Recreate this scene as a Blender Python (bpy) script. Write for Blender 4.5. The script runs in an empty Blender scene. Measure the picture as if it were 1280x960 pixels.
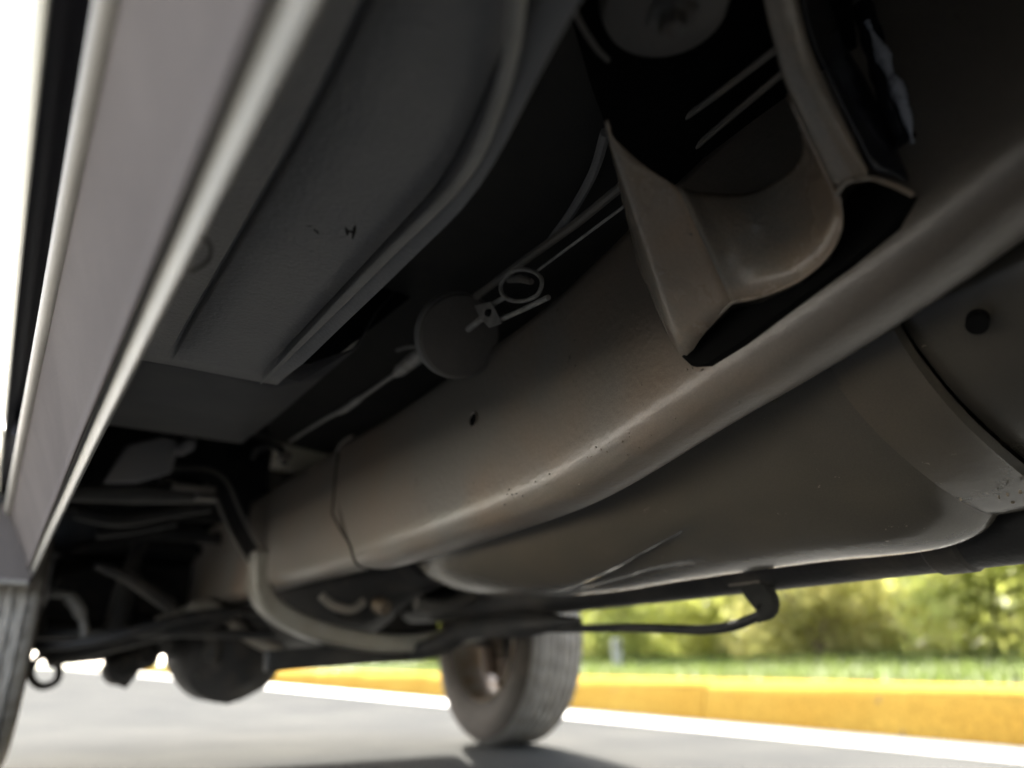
import bpy, bmesh, math, random
from mathutils import Vector, Matrix, noise

random.seed(7)
R = math.radians
SC = bpy.context.scene
COL = SC.collection

# ------------------------------------------------------------------ camera
PITCH, YAW = R(20.117), R(32.619)
cam = bpy.data.objects.new('camera', bpy.data.cameras.new('camera'))
COL.objects.link(cam)
cam.location = (0, 0, .28)
cam.rotation_euler = (R(90) + PITCH, 0, -YAW)
cam.data.sensor_width = 36
cam.data.lens = 36 * 961 / 1280
cam.data.clip_start = .01
cam.data.clip_end = 2000
cam.data.dof.use_dof = True
cam.data.dof.focus_distance = .86
cam.data.dof.aperture_fstop = 1.9
SC.camera = cam

# ------------------------------------------------------------------ sky and sun
SUN_EL, SUN_AZ = 18.5, 20          # degrees; azimuth measured from the truck's nose, negative = its left side
w = bpy.data.worlds.new('World')
SC.world = w
w.use_nodes = True
nt = w.node_tree
sky = nt.nodes.new('ShaderNodeTexSky')
sky.sky_type = 'NISHITA'
sky.sun_disc = False
sky.sun_elevation = R(SUN_EL)
sky.sun_rotation = R(SUN_AZ)
sky.dust_density = 5.0
sky.air_density = .8
bg = nt.nodes['Background']
bg.inputs['Strength'].default_value = .15
hs = nt.nodes.new('ShaderNodeHueSaturation')          # thin bright haze: a paler sky
hs.inputs['Saturation'].default_value = .45
nt.links.new(sky.outputs[0], hs.inputs['Color'])
nt.links.new(hs.outputs[0], bg.inputs[0])
sl = bpy.data.lights.new('sun', 'SUN')
sl.energy = 5.0
sl.angle = R(.5)
sl.color = (1, .95, .86)
so = bpy.data.objects.new('sun', sl)
COL.objects.link(so)
so.location = (-4, 3, 6)
d = Vector((math.sin(R(SUN_AZ)) * math.cos(R(SUN_EL)), math.cos(R(SUN_AZ)) * math.cos(R(SUN_EL)), math.sin(R(SUN_EL))))
so.rotation_euler = d.to_track_quat('Z', 'Y').to_euler()
SC.view_settings.view_transform = 'Standard'
SC.view_settings.look = 'None'
SC.view_settings.gamma = 1
SC.view_settings.exposure = 3.3
SC.cycles.diffuse_bounces = 6
SC.cycles.max_bounces = 10

# ------------------------------------------------------------------ materials
MATS = {}


def mat(name, col, rough=.5, col2=None, scale=6, lo=.42, hi=.62, bump=0, bscale=150, metallic=0, spec=.5,
        coat=0, grain=0, gscale=400, rvar=0, trans=0, rear_shade=None, detail=6, chips=None):
    m = bpy.data.materials.new(name)
    m.use_nodes = True
    n, l = m.node_tree.nodes, m.node_tree.links
    b = n['Principled BSDF']
    b.inputs['Roughness'].default_value = rough
    b.inputs['Metallic'].default_value = metallic
    b.inputs['Specular IOR Level'].default_value = spec
    b.inputs['Coat Weight'].default_value = coat
    b.inputs['Base Color'].default_value = (*col, 1)
    tc = n.new('ShaderNodeTexCoord')
    cur = None
    if col2 or grain:
        rgb = n.new('ShaderNodeRGB')
        rgb.outputs[0].default_value = (*col, 1)
        cur = rgb.outputs[0]
    if col2:
        t = n.new('ShaderNodeTexNoise')
        t.inputs['Scale'].default_value = scale
        t.inputs['Detail'].default_value = detail
        t.inputs['Roughness'].default_value = .62
        l.new(tc.outputs['Object'], t.inputs['Vector'])
        r = n.new('ShaderNodeMapRange')
        r.inputs[1].default_value, r.inputs[2].default_value = lo, hi
        l.new(t.outputs['Fac'], r.inputs[0])
        mx = n.new('ShaderNodeMixRGB')
        mx.inputs[2].default_value = (*col2, 1)
        l.new(r.outputs[0], mx.inputs[0])
        l.new(cur, mx.inputs[1])
        cur = mx.outputs[0]
        if rear_shade:                                  # painted shade: the dusty colour darkens toward the truck's rear
            gp = n.new('ShaderNodeNewGeometry')
            sp = n.new('ShaderNodeSeparateXYZ')
            l.new(gp.outputs['Position'], sp.inputs[0])
            tl = n.new('ShaderNodeTexNoise')
            tl.inputs['Scale'].default_value = 5
            tl.inputs['Detail'].default_value = 2
            l.new(gp.outputs['Position'], tl.inputs['Vector'])
            ad = n.new('ShaderNodeMath')
            ad.operation = 'MULTIPLY_ADD'
            ad.inputs[1].default_value = .55
            l.new(tl.outputs['Fac'], ad.inputs[0])
            l.new(sp.outputs['Y'], ad.inputs[2])
            rg = n.new('ShaderNodeMapRange')
            rg.interpolation_type = 'SMOOTHSTEP'
            rg.inputs[1].default_value, rg.inputs[2].default_value = .30, 1.0
            l.new(ad.outputs[0], rg.inputs[0])
            mc = n.new('ShaderNodeMixRGB')
            mc.inputs[1].default_value = (*rear_shade, 1)
            l.new(rg.outputs[0], mc.inputs[0])
            l.new(cur, mc.inputs[2])
            cur = mc.outputs[0]
        if rvar:
            rr = n.new('ShaderNodeMapRange')
            rr.inputs[3].default_value, rr.inputs[4].default_value = rough - rvar, rough + rvar
            l.new(t.outputs['Fac'], rr.inputs[0])
            l.new(rr.outputs[0], b.inputs['Roughness'])
    if grain:
        t2 = n.new('ShaderNodeTexNoise')
        t2.inputs['Scale'].default_value = gscale
        t2.inputs['Detail'].default_value = 3
        l.new(tc.outputs['Object'], t2.inputs['Vector'])
        r2 = n.new('ShaderNodeMapRange')
        r2.inputs[1].default_value, r2.inputs[2].default_value = .3, .7
        r2.inputs[3].default_value, r2.inputs[4].default_value = 1 - grain, 1 + grain
        l.new(t2.outputs['Fac'], r2.inputs[0])
        ml = n.new('ShaderNodeVectorMath')
        ml.operation = 'SCALE'
        l.new(cur, ml.inputs[0])
        l.new(r2.outputs[0], ml.inputs['Scale'])
        cur = ml.outputs[0]
    if chips:                                      # small irregular chips and pits: (scale, threshold, colour)
        tn = n.new('ShaderNodeTexNoise')
        tn.inputs['Scale'].default_value = chips[0]
        tn.inputs['Detail'].default_value = 8
        tn.inputs['Roughness'].default_value = .68
        l.new(tc.outputs['Object'], tn.inputs['Vector'])
        tb = n.new('ShaderNodeTexNoise')
        tb.inputs['Scale'].default_value = chips[0] * .16
        tb.inputs['Detail'].default_value = 2
        l.new(tc.outputs['Object'], tb.inputs['Vector'])
        am = n.new('ShaderNodeMath')
        am.operation = 'MULTIPLY_ADD'
        am.inputs[1].default_value = .55
        l.new(tb.outputs['Fac'], am.inputs[0])
        l.new(tn.outputs['Fac'], am.inputs[2])
        cr = n.new('ShaderNodeMapRange')
        cr.inputs[1].default_value, cr.inputs[2].default_value = chips[1], chips[1] + .035
        l.new(am.outputs[0], cr.inputs[0])
        cm = n.new('ShaderNodeMixRGB')
        cm.inputs[2].default_value = (*chips[2], 1)
        l.new(cr.outputs[0], cm.inputs[0])
        l.new(cur, cm.inputs[1])
        cur = cm.outputs[0]
    if cur is not None:
        l.new(cur, b.inputs['Base Color'])
    if bump:
        t3 = n.new('ShaderNodeTexNoise')
        t3.inputs['Scale'].default_value = bscale
        t3.inputs['Detail'].default_value = 4
        l.new(tc.outputs['Object'], t3.inputs['Vector'])
        bp = n.new('ShaderNodeBump')
        bp.inputs['Strength'].default_value = bump
        bp.inputs['Distance'].default_value = .004
        l.new(t3.outputs['Fac'], bp.inputs['Height'])
        l.new(bp.outputs[0], b.inputs['Normal'])
    if trans:
        b.inputs['Transmission Weight'].default_value = trans
    MATS[name] = m
    return m


frame_paint = mat('frame_paint', (.20, .186, .166), .32, (.225, .172, .128), 4, .36, .70, .2, 110, spec=.75, grain=.12, gscale=500, rvar=.08, rear_shade=(.085, .074, .062), detail=3, chips=(80, 1.0, (.07, .057, .045)))
arm_paint = mat('arm_paint', (.20, .19, .172), .36, (.25, .215, .18), 7, .42, .66, .2, 180, spec=.4, grain=.1)
flake_tan = mat('flake_tan', (.24, .20, .155), .6)
stay_gloss = mat('stay_gloss', (.012, .013, .017), .22, (.02, .021, .026), 20, .4, .65, .3, 60, spec=.7)
arm_dark = mat('arm_dark', (.085, .082, .078), .5, (.12, .11, .10), 9, .42, .66, .2, 150, spec=.4)
cross_paint = mat('cross_paint', (.30, .285, .25), .3, (.22, .20, .17), 9, .42, .66, .2, 150, spec=.5)
bracket_paint = mat('bracket_paint', (.25, .228, .195), .27, (.33, .235, .155), 5, .38, .66, .2, 120, spec=.9, grain=.1, rvar=.06, chips=(60, 1.02, (.07, .055, .045)))
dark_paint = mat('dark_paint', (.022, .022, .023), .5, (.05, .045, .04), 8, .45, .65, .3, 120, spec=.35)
black_cast = mat('black_cast', (.016, .016, .017), .6, (.04, .034, .03), 14, .5, .7, .5, 80, spec=.3)
undercoat = mat('undercoat', (.25, .245, .245), .42, (.31, .30, .29), 3, .38, .66, .45, 190, spec=.3, grain=.06)
floor_dark = mat('floor_dark', (.05, .048, .045), .65, (.065, .061, .055), 4, .4, .65, .15, 260, spec=.2)
toe_paint = mat('toe_paint', (.09, .09, .097), .6, (.12, .117, .117), 5, .4, .65, .15, 200, spec=.3)
liner = mat('liner', (.42, .41, .40), .6, (.48, .46, .45), 5, .4, .65, .15, 200, spec=.3)
tank_plastic = mat('tank_plastic', (.100, .088, .070), .22, (.125, .104, .078), 4, .40, .66, .16, 60, spec=.85, grain=.08, gscale=600, rvar=.06, rear_shade=(.028, .027, .024), detail=2, chips=(90, 1.0, (.22, .19, .15)))
rubber = mat('rubber', (.020, .020, .020), .75, (.032, .031, .029), 10, .4, .65, .2, 200, spec=.25)
tread_dust = mat('tread_dust', (.30, .285, .26), .85, (.22, .205, .185), 14, .4, .65, .4, 200, spec=.15, grain=.15, gscale=300)
grommet_rubber = mat('grommet_rubber', (.17, .155, .14), .65, (.21, .19, .17), 12, .4, .65, .15, 150, spec=.3)
tyre_rubber = mat('tyre_rubber', (.075, .066, .058), .75, (.12, .10, .085), 12, .4, .65, .25, 220, spec=.25)
cable_steel = mat('cable_steel', (.46, .445, .41), .42, (.32, .30, .27), 60, .4, .6, spec=.6)
steel = mat('steel', (.25, .24, .23), .38, (.16, .14, .12), 30, .45, .65, .1, 200, metallic=.8)
dull_steel = mat('dull_steel', (.16, .155, .15), .45, (.09, .08, .07), 40, .45, .65, .1, 200, metallic=.6)
glint_pale = mat('glint_pale', (.50, .52, .58), .18, (.12, .125, .14), 60, .5, .65, .4, 90)  # bluish pale tone of the painted glint
alloy = mat('alloy', (.36, .33, .29), .42, (.30, .22, .15), 14, .42, .64, .1, 120, metallic=.5)
rust_iron = mat('rust_iron', (.14, .11, .09), .6, (.10, .06, .04), 30, .4, .65, .3, 120, metallic=.3)
white_paint = mat('white_paint', (.45, .44, .375), .4, (.42, .41, .35), 3, .4, .7, coat=.15)
rocker_paint = mat('rocker_paint', (.105, .094, .092), .6, (.13, .117, .113), 3, .35, .7, .08, 260, spec=0, grain=.06, gscale=700)
highlight_cream = mat('highlight_cream', (.23, .217, .198), .5, (.27, .255, .235), 4, .4, .65, .06, 200, spec=.1)  # paler than the rocker: its edge highlight put into colour
lip_paint = mat('lip_paint', (.19, .184, .17), .55, (.235, .224, .203), 10, .4, .65, .15, 200, grain=.08)
seal_rubber = mat('seal_rubber', (.020, .020, .028), .5, spec=.4)
hole_dark = mat('hole_dark', (.012, .012, .014), .8, spec=.15)
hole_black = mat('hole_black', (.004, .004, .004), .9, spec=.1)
plug_grey = mat('plug_grey', (.035, .035, .035), .7, spec=.2)
lit_edge_grey = mat('lit_edge_grey', (.36, .35, .33), .55, (.30, .29, .27), 12, .4, .65, .3, 160, spec=.3)  # pale grey for edges whose lit look is painted
near_black = mat('near_black', (.018, .016, .015), .7, spec=.2)
glass = mat('glass', (.03, .04, .04), .06, spec=.6, coat=.4)
lamp_glass = mat('lamp_glass', (.7, .7, .7), .12, spec=.6)
red_glass = mat('red_glass', (.35, .02, .02), .15)
rust_scab = mat('rust_scab', (.11, .09, .072), .55, spec=.2)
copper_dust = mat('copper_dust', (.16, .12, .08), .5, (.1, .08, .06), 40, .4, .6, metallic=.4)
asphalt = mat('asphalt', (.066, .067, .066), .9, (.084, .084, .080), 1.4, .38, .66, .6, 170, spec=0, grain=.35, gscale=260)
concrete = mat('concrete', (.42, .41, .38), .85, (.52, .50, .46), 3, .4, .65, .4, 120, spec=.25, grain=.15, gscale=200)
bounce_pale = mat('bounce_pale', (.50, .48, .44), .85, (.58, .56, .51), 1.2, .4, .65, .3, 120, spec=.2, grain=.12, gscale=200)  # surface of the added bounce slabs
kerb_yellow = mat('kerb_yellow', (.33, .20, .040), .8, (.38, .25, .055), 1.6, .36, .70, .3, 130, spec=0, grain=.22, gscale=60, chips=(14, .93, (.16, .12, .07)))
soil = mat('soil', (.10, .13, .045), .95, (.15, .17, .06), 3, .4, .65, .5, 60, spec=.15)
grass_green = mat('grass_green', (.036, .053, .012), .6, (.06, .074, .021), .8, .4, .65, spec=.25)
leaf_a = mat('leaf_a', (.36, .39, .085), .5, (.50, .49, .15), 2.2, .4, .62, spec=.35)
leaf_b = mat('leaf_b', (.29, .33, .085), .5, (.44, .44, .14), 2.6, .4, .62, spec=.35)
leaf_c = mat('leaf_c', (.36, .35, .11), .5, (.48, .44, .17), 2.4, .4, .62, spec=.35)
bark = mat('bark', (.11, .08, .055), .9, (.16, .12, .09), 20, .4, .6, .5, 60, spec=.2)
post_white = mat('post_white', (.30, .30, .27), .8, (.24, .24, .22), 12, .4, .6)
for m_ in (leaf_a, leaf_b, leaf_c, grass_green):          # thin leaves let some light through
    n_, l_ = m_.node_tree.nodes, m_.node_tree.links
    b_ = n_['Principled BSDF']
    src = b_.inputs['Base Color'].links[0].from_socket
    tr = n_.new('ShaderNodeBsdfTranslucent')
    l_.new(src, tr.inputs[0])
    ms = n_.new('ShaderNodeMixShader')
    ms.inputs[0].default_value = .68
    l_.new(b_.outputs[0], ms.inputs[1])
    l_.new(tr.outputs[0], ms.inputs[2])
    l_.new(ms.outputs[0], n_['Material Output'].inputs[0])

# ------------------------------------------------------------------ helpers
WLOC = {}


def V(*a):
    return Vector(a)


def empty(name, loc):
    o = bpy.data.objects.new(name, None)
    o.empty_display_size = .1
    COL.objects.link(o)
    o.location = loc
    WLOC[o] = Vector(loc)
    return o


def tag(o, label=None, cat=None, group=None, kind=None):
    if label: o['label'] = label
    if cat: o['category'] = cat
    if group: o['group'] = group
    if kind: o['kind'] = kind
    return o


def spl(pts, n=8, closed=False):
    """Catmull-Rom through the points, n steps for each span."""
    P = [Vector(p) for p in pts]
    out = []
    N = len(P)
    spans = N if closed else N - 1
    for i in range(spans):
        if closed:
            a, b, c, e = P[(i - 1) % N], P[i], P[(i + 1) % N], P[(i + 2) % N]
        else:
            b, c = P[i], P[i + 1]
            a = P[i - 1] if i else b * 2 - c
            e = P[i + 2] if i + 2 < N else c * 2 - b
        for k in range(n):
            t = k / n
            out.append(.5 * ((2 * b) + (c - a) * t + (2 * a - 5 * b + 4 * c - e) * t * t + (3 * b - a - 3 * c + e) * t ** 3))
    if not closed:
        out.append(P[-1].copy())
    return out


class MB:
    def __init__(s):
        s.bm = bmesh.new()

    def grid(s, rows, cu=False, cv=False):
        """rows of points -> quads; cu closes each row, cv closes the list of rows"""
        vs = [[s.bm.verts.new(p) for p in r] for r in rows]
        nr, nc = len(vs), len(vs[0])
        for i in range(nr if cv else nr - 1):
            for j in range(nc if cu else nc - 1):
                q = [vs[i][j], vs[i][(j + 1) % nc], vs[(i + 1) % nr][(j + 1) % nc], vs[(i + 1) % nr][j]]
                try:
                    s.bm.faces.new(q)
                except ValueError:
                    pass
        return vs

    def loft(s, rings, caps=True):
        vs = s.grid(rings, cu=True)
        if caps:
            s.bm.faces.new(vs[0])
            s.bm.faces.new(list(reversed(vs[-1])))
        return s

    def tube(s, path, r, n=10, closed=False, flat=1.0, up=None, square=False):
        """round (or flattened / square) tube along a path; r is a number or a list"""
        P = [Vector(p) for p in path]
        N = len(P)
        rr = r if isinstance(r, (list, tuple)) else [r] * N
        rings = []
        ref = Vector(up) if up else None
        prev = None
        for i in range(N):
            t = (P[(i + 1) % N] - P[i - 1]) if closed else (P[min(i + 1, N - 1)] - P[max(i - 1, 0)])
            t.normalize()
            if ref is not None:
                a = ref - t * ref.dot(t)
            elif prev is None:
                q = Vector((0, 0, 1)) if abs(t.z) < .9 else Vector((1, 0, 0))
                a = q - t * q.dot(t)
            else:
                a = prev - t * prev.dot(t)
            a.normalize()
            prev = a
            b = t.cross(a)
            ring = []
            for k in range(n):
                th = 2 * math.pi * (k + (.5 if square else 0)) / n
                c_, s_ = math.cos(th), math.sin(th)
                if square:
                    m_ = max(abs(c_), abs(s_))
                    c_, s_ = c_ / m_, s_ / m_
                ring.append(P[i] + a * (c_ * rr[i]) + b * (s_ * rr[i] * flat))
            rings.append(ring)
        if closed:
            s.grid(rings, cu=True, cv=True)
        else:
            s.loft(rings)
        return s

    def box(s, lo, hi):
        x0, y0, z0 = lo
        x1, y1, z1 = hi
        v = [s.bm.verts.new(p) for p in ((x0, y0, z0), (x1, y0, z0), (x1, y1, z0), (x0, y1, z0), (x0, y0, z1), (x1, y0, z1), (x1, y1, z1), (x0, y1, z1))]
        for f in ((3, 2, 1, 0), (4, 5, 6, 7), (0, 1, 5, 4), (1, 2, 6, 5), (2, 3, 7, 6), (3, 0, 4, 7)):
            s.bm.faces.new([v[i] for i in f])
        return s

    def lathe(s, c, axis, prof, n=32, caps=True):
        """prof = [(along, radius), ...] about the axis through c"""
        c, ax = Vector(c), Vector(axis).normalized()
        q = Vector((0, 0, 1)) if abs(ax.z) < .9 else Vector((1, 0, 0))
        a = (q - ax * q.dot(ax)).normalized()
        b = ax.cross(a)
        rings = [[c + ax * t + (a * math.cos(2 * math.pi * k / n) + b * math.sin(2 * math.pi * k / n)) * r for k in range(n)] for t, r in prof]
        s.loft(rings, caps)
        return s

    def prism(s, poly, axis, d0, d1):
        """poly in the plane normal to axis ('x': (y,z), 'y': (x,z), 'z': (x,y)), from d0 to d1"""
        def pt(p, d_):
            return {'x': (d_, p[0], p[1]), 'y': (p[0], d_, p[1]), 'z': (p[0], p[1], d_)}[axis]
        s.loft([[pt(p, d0) for p in poly], [pt(p, d1) for p in poly]])
        return s

    def obj(s, name, m, parent=None, angle=32, bevel=0, segs=2, thick=0, label=None, sub=0):
        bm = s.bm
        bmesh.ops.remove_doubles(bm, verts=bm.verts, dist=1e-6)
        bmesh.ops.recalc_face_normals(bm, faces=bm.faces)
        bm.normal_update()
        for f in bm.faces:
            f.smooth = True
        lim = R(angle)
        for e in bm.edges:
            if len(e.link_faces) == 2 and e.calc_face_angle(0) > lim:
                e.smooth = False
        vs = [v.co for v in bm.verts]
        lo = Vector([min(v[i] for v in vs) for i in range(3)])
        hi = Vector([max(v[i] for v in vs) for i in range(3)])
        c = (lo + hi) / 2
        bmesh.ops.translate(bm, verts=bm.verts, vec=-c)
        me = bpy.data.meshes.new(name)
        bm.to_mesh(me)
        bm.free()
        me.materials.append(m)
        o = bpy.data.objects.new(name, me)
        COL.objects.link(o)
        WLOC[o] = c
        if parent:
            o.parent = parent
            o.location = c - WLOC[parent]
        else:
            o.location = c
        if thick:
            md = o.modifiers.new('thickness', 'SOLIDIFY')
            md.thickness = thick
            md.offset = 0
        if bevel:
            md = o.modifiers.new('edge', 'BEVEL')
            md.width = bevel
            md.segments = segs
            md.limit_method = 'ANGLE'
            md.angle_limit = R(30)
            md.harden_normals = False
        if sub:
            md = o.modifiers.new('smooth', 'SUBSURF')
            md.levels = md.render_levels = sub
        if label:
            o['label'] = label
        return o


def copy_tree(o, loc=None, parent=None):
    c = o.copy()
    COL.objects.link(c)
    if parent: c.parent = parent
    if loc is not None: c.location = loc
    WLOC[c] = WLOC[o]
    for ch in o.children:
        copy_tree(ch, None, c)
    return c


def smooth01(a, b, x):
    t = max(0, min(1, (x - a) / (b - a)))
    return t * t * (3 - 2 * t)


# ------------------------------------------------------------------ the setting
KT = V(math.sin(R(3.1)), math.cos(R(3.1)), 0)      # along the kerb
KN = V(KT.y, -KT.x, 0)                             # away from the road
K0 = V(2.68, 1.33, 0)


def kp(s, n, z):
    return K0 + KT * s + KN * n + V(0, 0, z)


b = MB()                                           # terrain out to the horizon
b.grid([[(x, y, -.03) for x in (-900, -300, -60, 0, 60, 300, 900)] for y in (-900, -300, -60, 0, 60, 300, 900)])
tag(b.obj('ground', soil), kind='structure')

b = MB()                                           # the road: a crowned asphalt sheet
rows = []
for i in range(61):
    s = -40 + i * 4
    rows.append([kp(s, -14.4 + j * 1.2, 0) for j in range(13)])
b.grid(rows)
tag(b.obj('road', asphalt), kind='structure')

b = MB()                                           # added unseen pale slabs that bounce light onto the frame rail
for i in range(-6, 14):
    for j in range(2):
        n0 = -12.2 + j * 4.0
        b.loft([[kp(i * 4 + a, n0 + c, z) for a, c in ((.01, .01), (3.99, .01), (3.99, 3.99), (.01, 3.99))] for z in (-.05, .005)])
tag(b.obj('bounce_slabs', bounce_pale, angle=40), kind='structure')

b = MB()
for i in range(-8, 60):
    s0, s1 = i * 3.05, (i + 1) * 3.05 - .012
    prof = [(0, -.06), (.004, .004), (.30, -.004 + .012), (.40, .014), (.40, -.06)]
    b.loft([[kp(s0, n, z) for n, z in prof], [kp(s1, n, z) for n, z in prof]])
tag(b.obj('gutter', concrete), kind='structure')

kerb = empty('kerb', kp(0, .5, 0))
tag(kerb, kind='structure')
kprof = [(.395, -.05), (.402, .02), (.418, .10), (.432, .150), (.452, .178), (.485, .192), (.56, .208), (.615, .214), (.632, .205), (.634, -.05)]
k0 = None
for i in range(-6, 34):
    s0, s1 = i * 1.83, (i + 1) * 1.83 - .007
    if k0 is None:
        b = MB()
        b.loft([[kp(s0, n, z) for n, z in kprof], [kp(s1, n, z) for n, z in kprof]])
        k0 = b.obj('kerb_section', kerb_yellow, kerb, bevel=.004)
        kb = k0.location - KT * s0
    else:
        c = k0.copy()
        COL.objects.link(c)
        c.parent = kerb
        c.location = kb + KT * s0 + V(0, 0, random.uniform(-.002, .002))

b = MB()                                           # the verge rises gently behind the kerb
rows = []


def vz(n, s):
    return .20 + .16 * smooth01(.6, 5, n) + .35 * smooth01(5, 14, n) + .012 * noise.noise(V(n * 1.3, s * .9, 0))


for i in range(90):
    s = -14 + i * 1.4
    rows.append([kp(s, n, vz(n, s)) for n in (.64, .9, 1.2, 1.6, 2, 2.5, 3, 3.6, 4.3, 5, 6, 7.5, 9, 11, 14, 40)])
b.grid(rows)
tag(b.obj('verge', soil), kind='structure')

b = MB()                                           # grass blades where the camera can see them
for i in range(26000):
    s = random.uniform(-2.5, 9) if i < 18000 else random.uniform(9, 50)
    n = .66 + 4.2 * random.random() ** 1.3
    h = random.uniform(.035, .09) * (1 + .4 * (n > 2.6))
    p = kp(s, n, vz(n, s) - .004)
    a = random.uniform(0, 6.28)
    wv = V(math.cos(a), math.sin(a), 0) * random.uniform(.004, .008) * (1 if s < 9 else 2.4)
    tip = V(random.uniform(-.03, .03), random.uniform(-.03, .03), h)
    b.bm.faces.new([b.bm.verts.new(q) for q in (p - wv, p + wv, p + tip)])
tag(b.obj('grass', grass_green), kind='stuff')


# ------------------------------------------------------------------ shrubs and trees behind the verge
def crown_mesh(seed, leaves, lobes, spread, hgt, size):
    rnd = random.Random(seed)
    b = MB()
    ls = []
    for i in range(lobes):
        a = rnd.uniform(0, 6.28)
        rr = spread * rnd.uniform(.15, .75)
        ls.append((V(rr * math.cos(a), rr * math.sin(a), hgt * rnd.uniform(.06, .80) * (1 - .3 * rr / spread)), rnd.uniform(.26, .46) * spread))
    for i in range(leaves):
        c, r = rnd.choice(ls)
        u = V(rnd.gauss(0, 1), rnd.gauss(0, 1), rnd.gauss(0, 1)).normalized()
        p = c + u * r * rnd.uniform(.35, 1.08)
        if p.z < .03: p.z = rnd.uniform(.03, .3)
        n = (u + V(rnd.uniform(-.8, .8), rnd.uniform(-.8, .8), rnd.uniform(-.3, .9))).normalized()
        t = n.orthogonal().normalized()
        t.rotate(Matrix.Rotation(rnd.uniform(0, 6.28), 3, n))
        k = n.cross(t)
        L = size * rnd.uniform(.6, 1.25)
        W = L * .42
        b.bm.faces.new([b.bm.verts.new(q) for q in (p - t * L, p + k * W, p + t * L, p - k * W)])
    return b


def stems(seed, n, spread, hgt, r):
    rnd = random.Random(seed)
    b = MB()
    for i in range(n):
        a = rnd.uniform(0, 6.28)
        e = V(math.cos(a) * spread * rnd.uniform(.2, .6), math.sin(a) * spread * rnd.uniform(.2, .6), hgt * rnd.uniform(.6, .9))
        path = spl([V(rnd.uniform(-.06, .06), rnd.uniform(-.06, .06), -.05), e * .45 + V(rnd.uniform(-.08, .08), rnd.uniform(-.08, .08), .05), e], 4)
        b.tube(path, [r * (1 - .8 * q / (len(path) - 1)) for q in range(len(path))], 6)
    return b


LM = [leaf_a, leaf_b, leaf_c]
proto = []
for k, (sd, lv, lb, sp, hg, sz) in enumerate([(11, 9000, 20, 1.25, 2.0, .055), (12, 10000, 24, 1.45, 2.5, .06), (13, 7000, 16, 1.05, 1.5, .05)]):
    proto.append((crown_mesh(sd, lv, lb, sp, hg, sz), stems(sd, 6, sp, hg, .03)))
made = {}
SHRUBS = [
    (-4.0, 8.2, 1, 0, 0.99, 'tall light shrub in the second row, at the right edge of the picture'),
    (-1.2, 8.6, 1, 1, 1.00, 'tall dark shrub in the second row, behind the yellow green shrub with dry tips'),
    (1.6, 8.3, 1, 2, 0.99, 'tall pale shrub in the second row, just right of the exhaust hanger'),
    (4.4, 8.7, 1, 0, 1.00, 'tall green shrub in the second row, behind the low olive shrub'),
    (7.4, 8.4, 1, 2, 0.99, 'tall yellow shrub in the second row, right of the front tyre'),
    (10.8, 8.8, 1, 1, 1.00, 'tall dark shrub in the second row, beyond the right front tyre'),
    (15.5, 8.5, 1, 0, 1.00, 'tall light shrub in the second row, seen under the front axle'),
    (22.0, 8.8, 1, 1, 1.01, 'tall shrub in the second row, under the truck nose'),
    (30.0, 8.4, 1, 0, 1.02, 'farthest tall shrub of the second row'),
  # along the kerb, away from it, kind, leaf, scale, label
    (-1.3, 6.4, 2, 2, 1.0, 'pale shrub between the two rows, behind the rightmost green shrub'),
    (.5, 6.5, 0, 0, .95, 'green shrub between the two rows, behind the yellow green shrub'),
    (-2.9, 6.2, 1, 1, .9, 'dark shrub between the two rows at the right edge of the picture'),
    (-2.0, 4.3, 0, 0, 1.0, 'bright green rounded shrub at the right end of the verge'),
    (-.3, 4.7, 1, 2, .95, 'yellow green shrub with dry tips, second from the right on the verge'),
    (1.3, 4.2, 0, 0, .9, 'fresh green shrub right of the exhaust hanger on the verge'),
    (2.7, 4.9, 1, 1, 1.0, 'darker green shrub on the verge, seen beside the exhaust hanger'),
    (4.2, 4.3, 2, 2, 1.0, 'low olive shrub right of the grey marker post'),
    (5.9, 4.9, 1, 0, .95, 'wide mid green shrub on the verge right of the front tyre'),
    (8.2, 4.8, 0, 1, 1.1, 'dark shrub on the verge hidden partly by the right front tyre'),
    (11.2, 5.0, 1, 2, 1.0, 'pale olive shrub far along the verge, seen under the front axle'),
    (14.5, 4.8, 0, 0, 1.2, 'light green shrub farther along the verge under the truck nose'),
    (19.5, 5.0, 1, 1, 1.1, 'dense dark shrub at the far stretch of the verge'),
    (26.0, 4.8, 0, 2, 1.3, 'farthest yellowish shrub down the verge'),
]
for i, (s, n, kd, lf, sc, lab) in enumerate(SHRUBS):
    p = kp(s, n, vz(n, s) - .02)
    r_ = empty('shrub', p)
    r_.rotation_euler.z = i * 1.9
    r_.scale = (sc, sc, sc)
    tag(r_, lab, 'shrub', 'shrubs along the grass verge')
    for nm, bb, mm in (('crown', proto[kd][0], LM[lf]), ('stem', proto[kd][1], bark)):
        key = (nm, kd)
        if key not in made:
            me = bpy.data.meshes.new(nm)
            bb.bm.to_mesh(me)
            made[key] = me
            me.materials.append(mm)
        o = bpy.data.objects.new(nm, made[key])
        COL.objects.link(o)
        o.parent = r_
        o.material_slots[0].link = 'OBJECT'
        o.material_slots[0].material = mm

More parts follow.
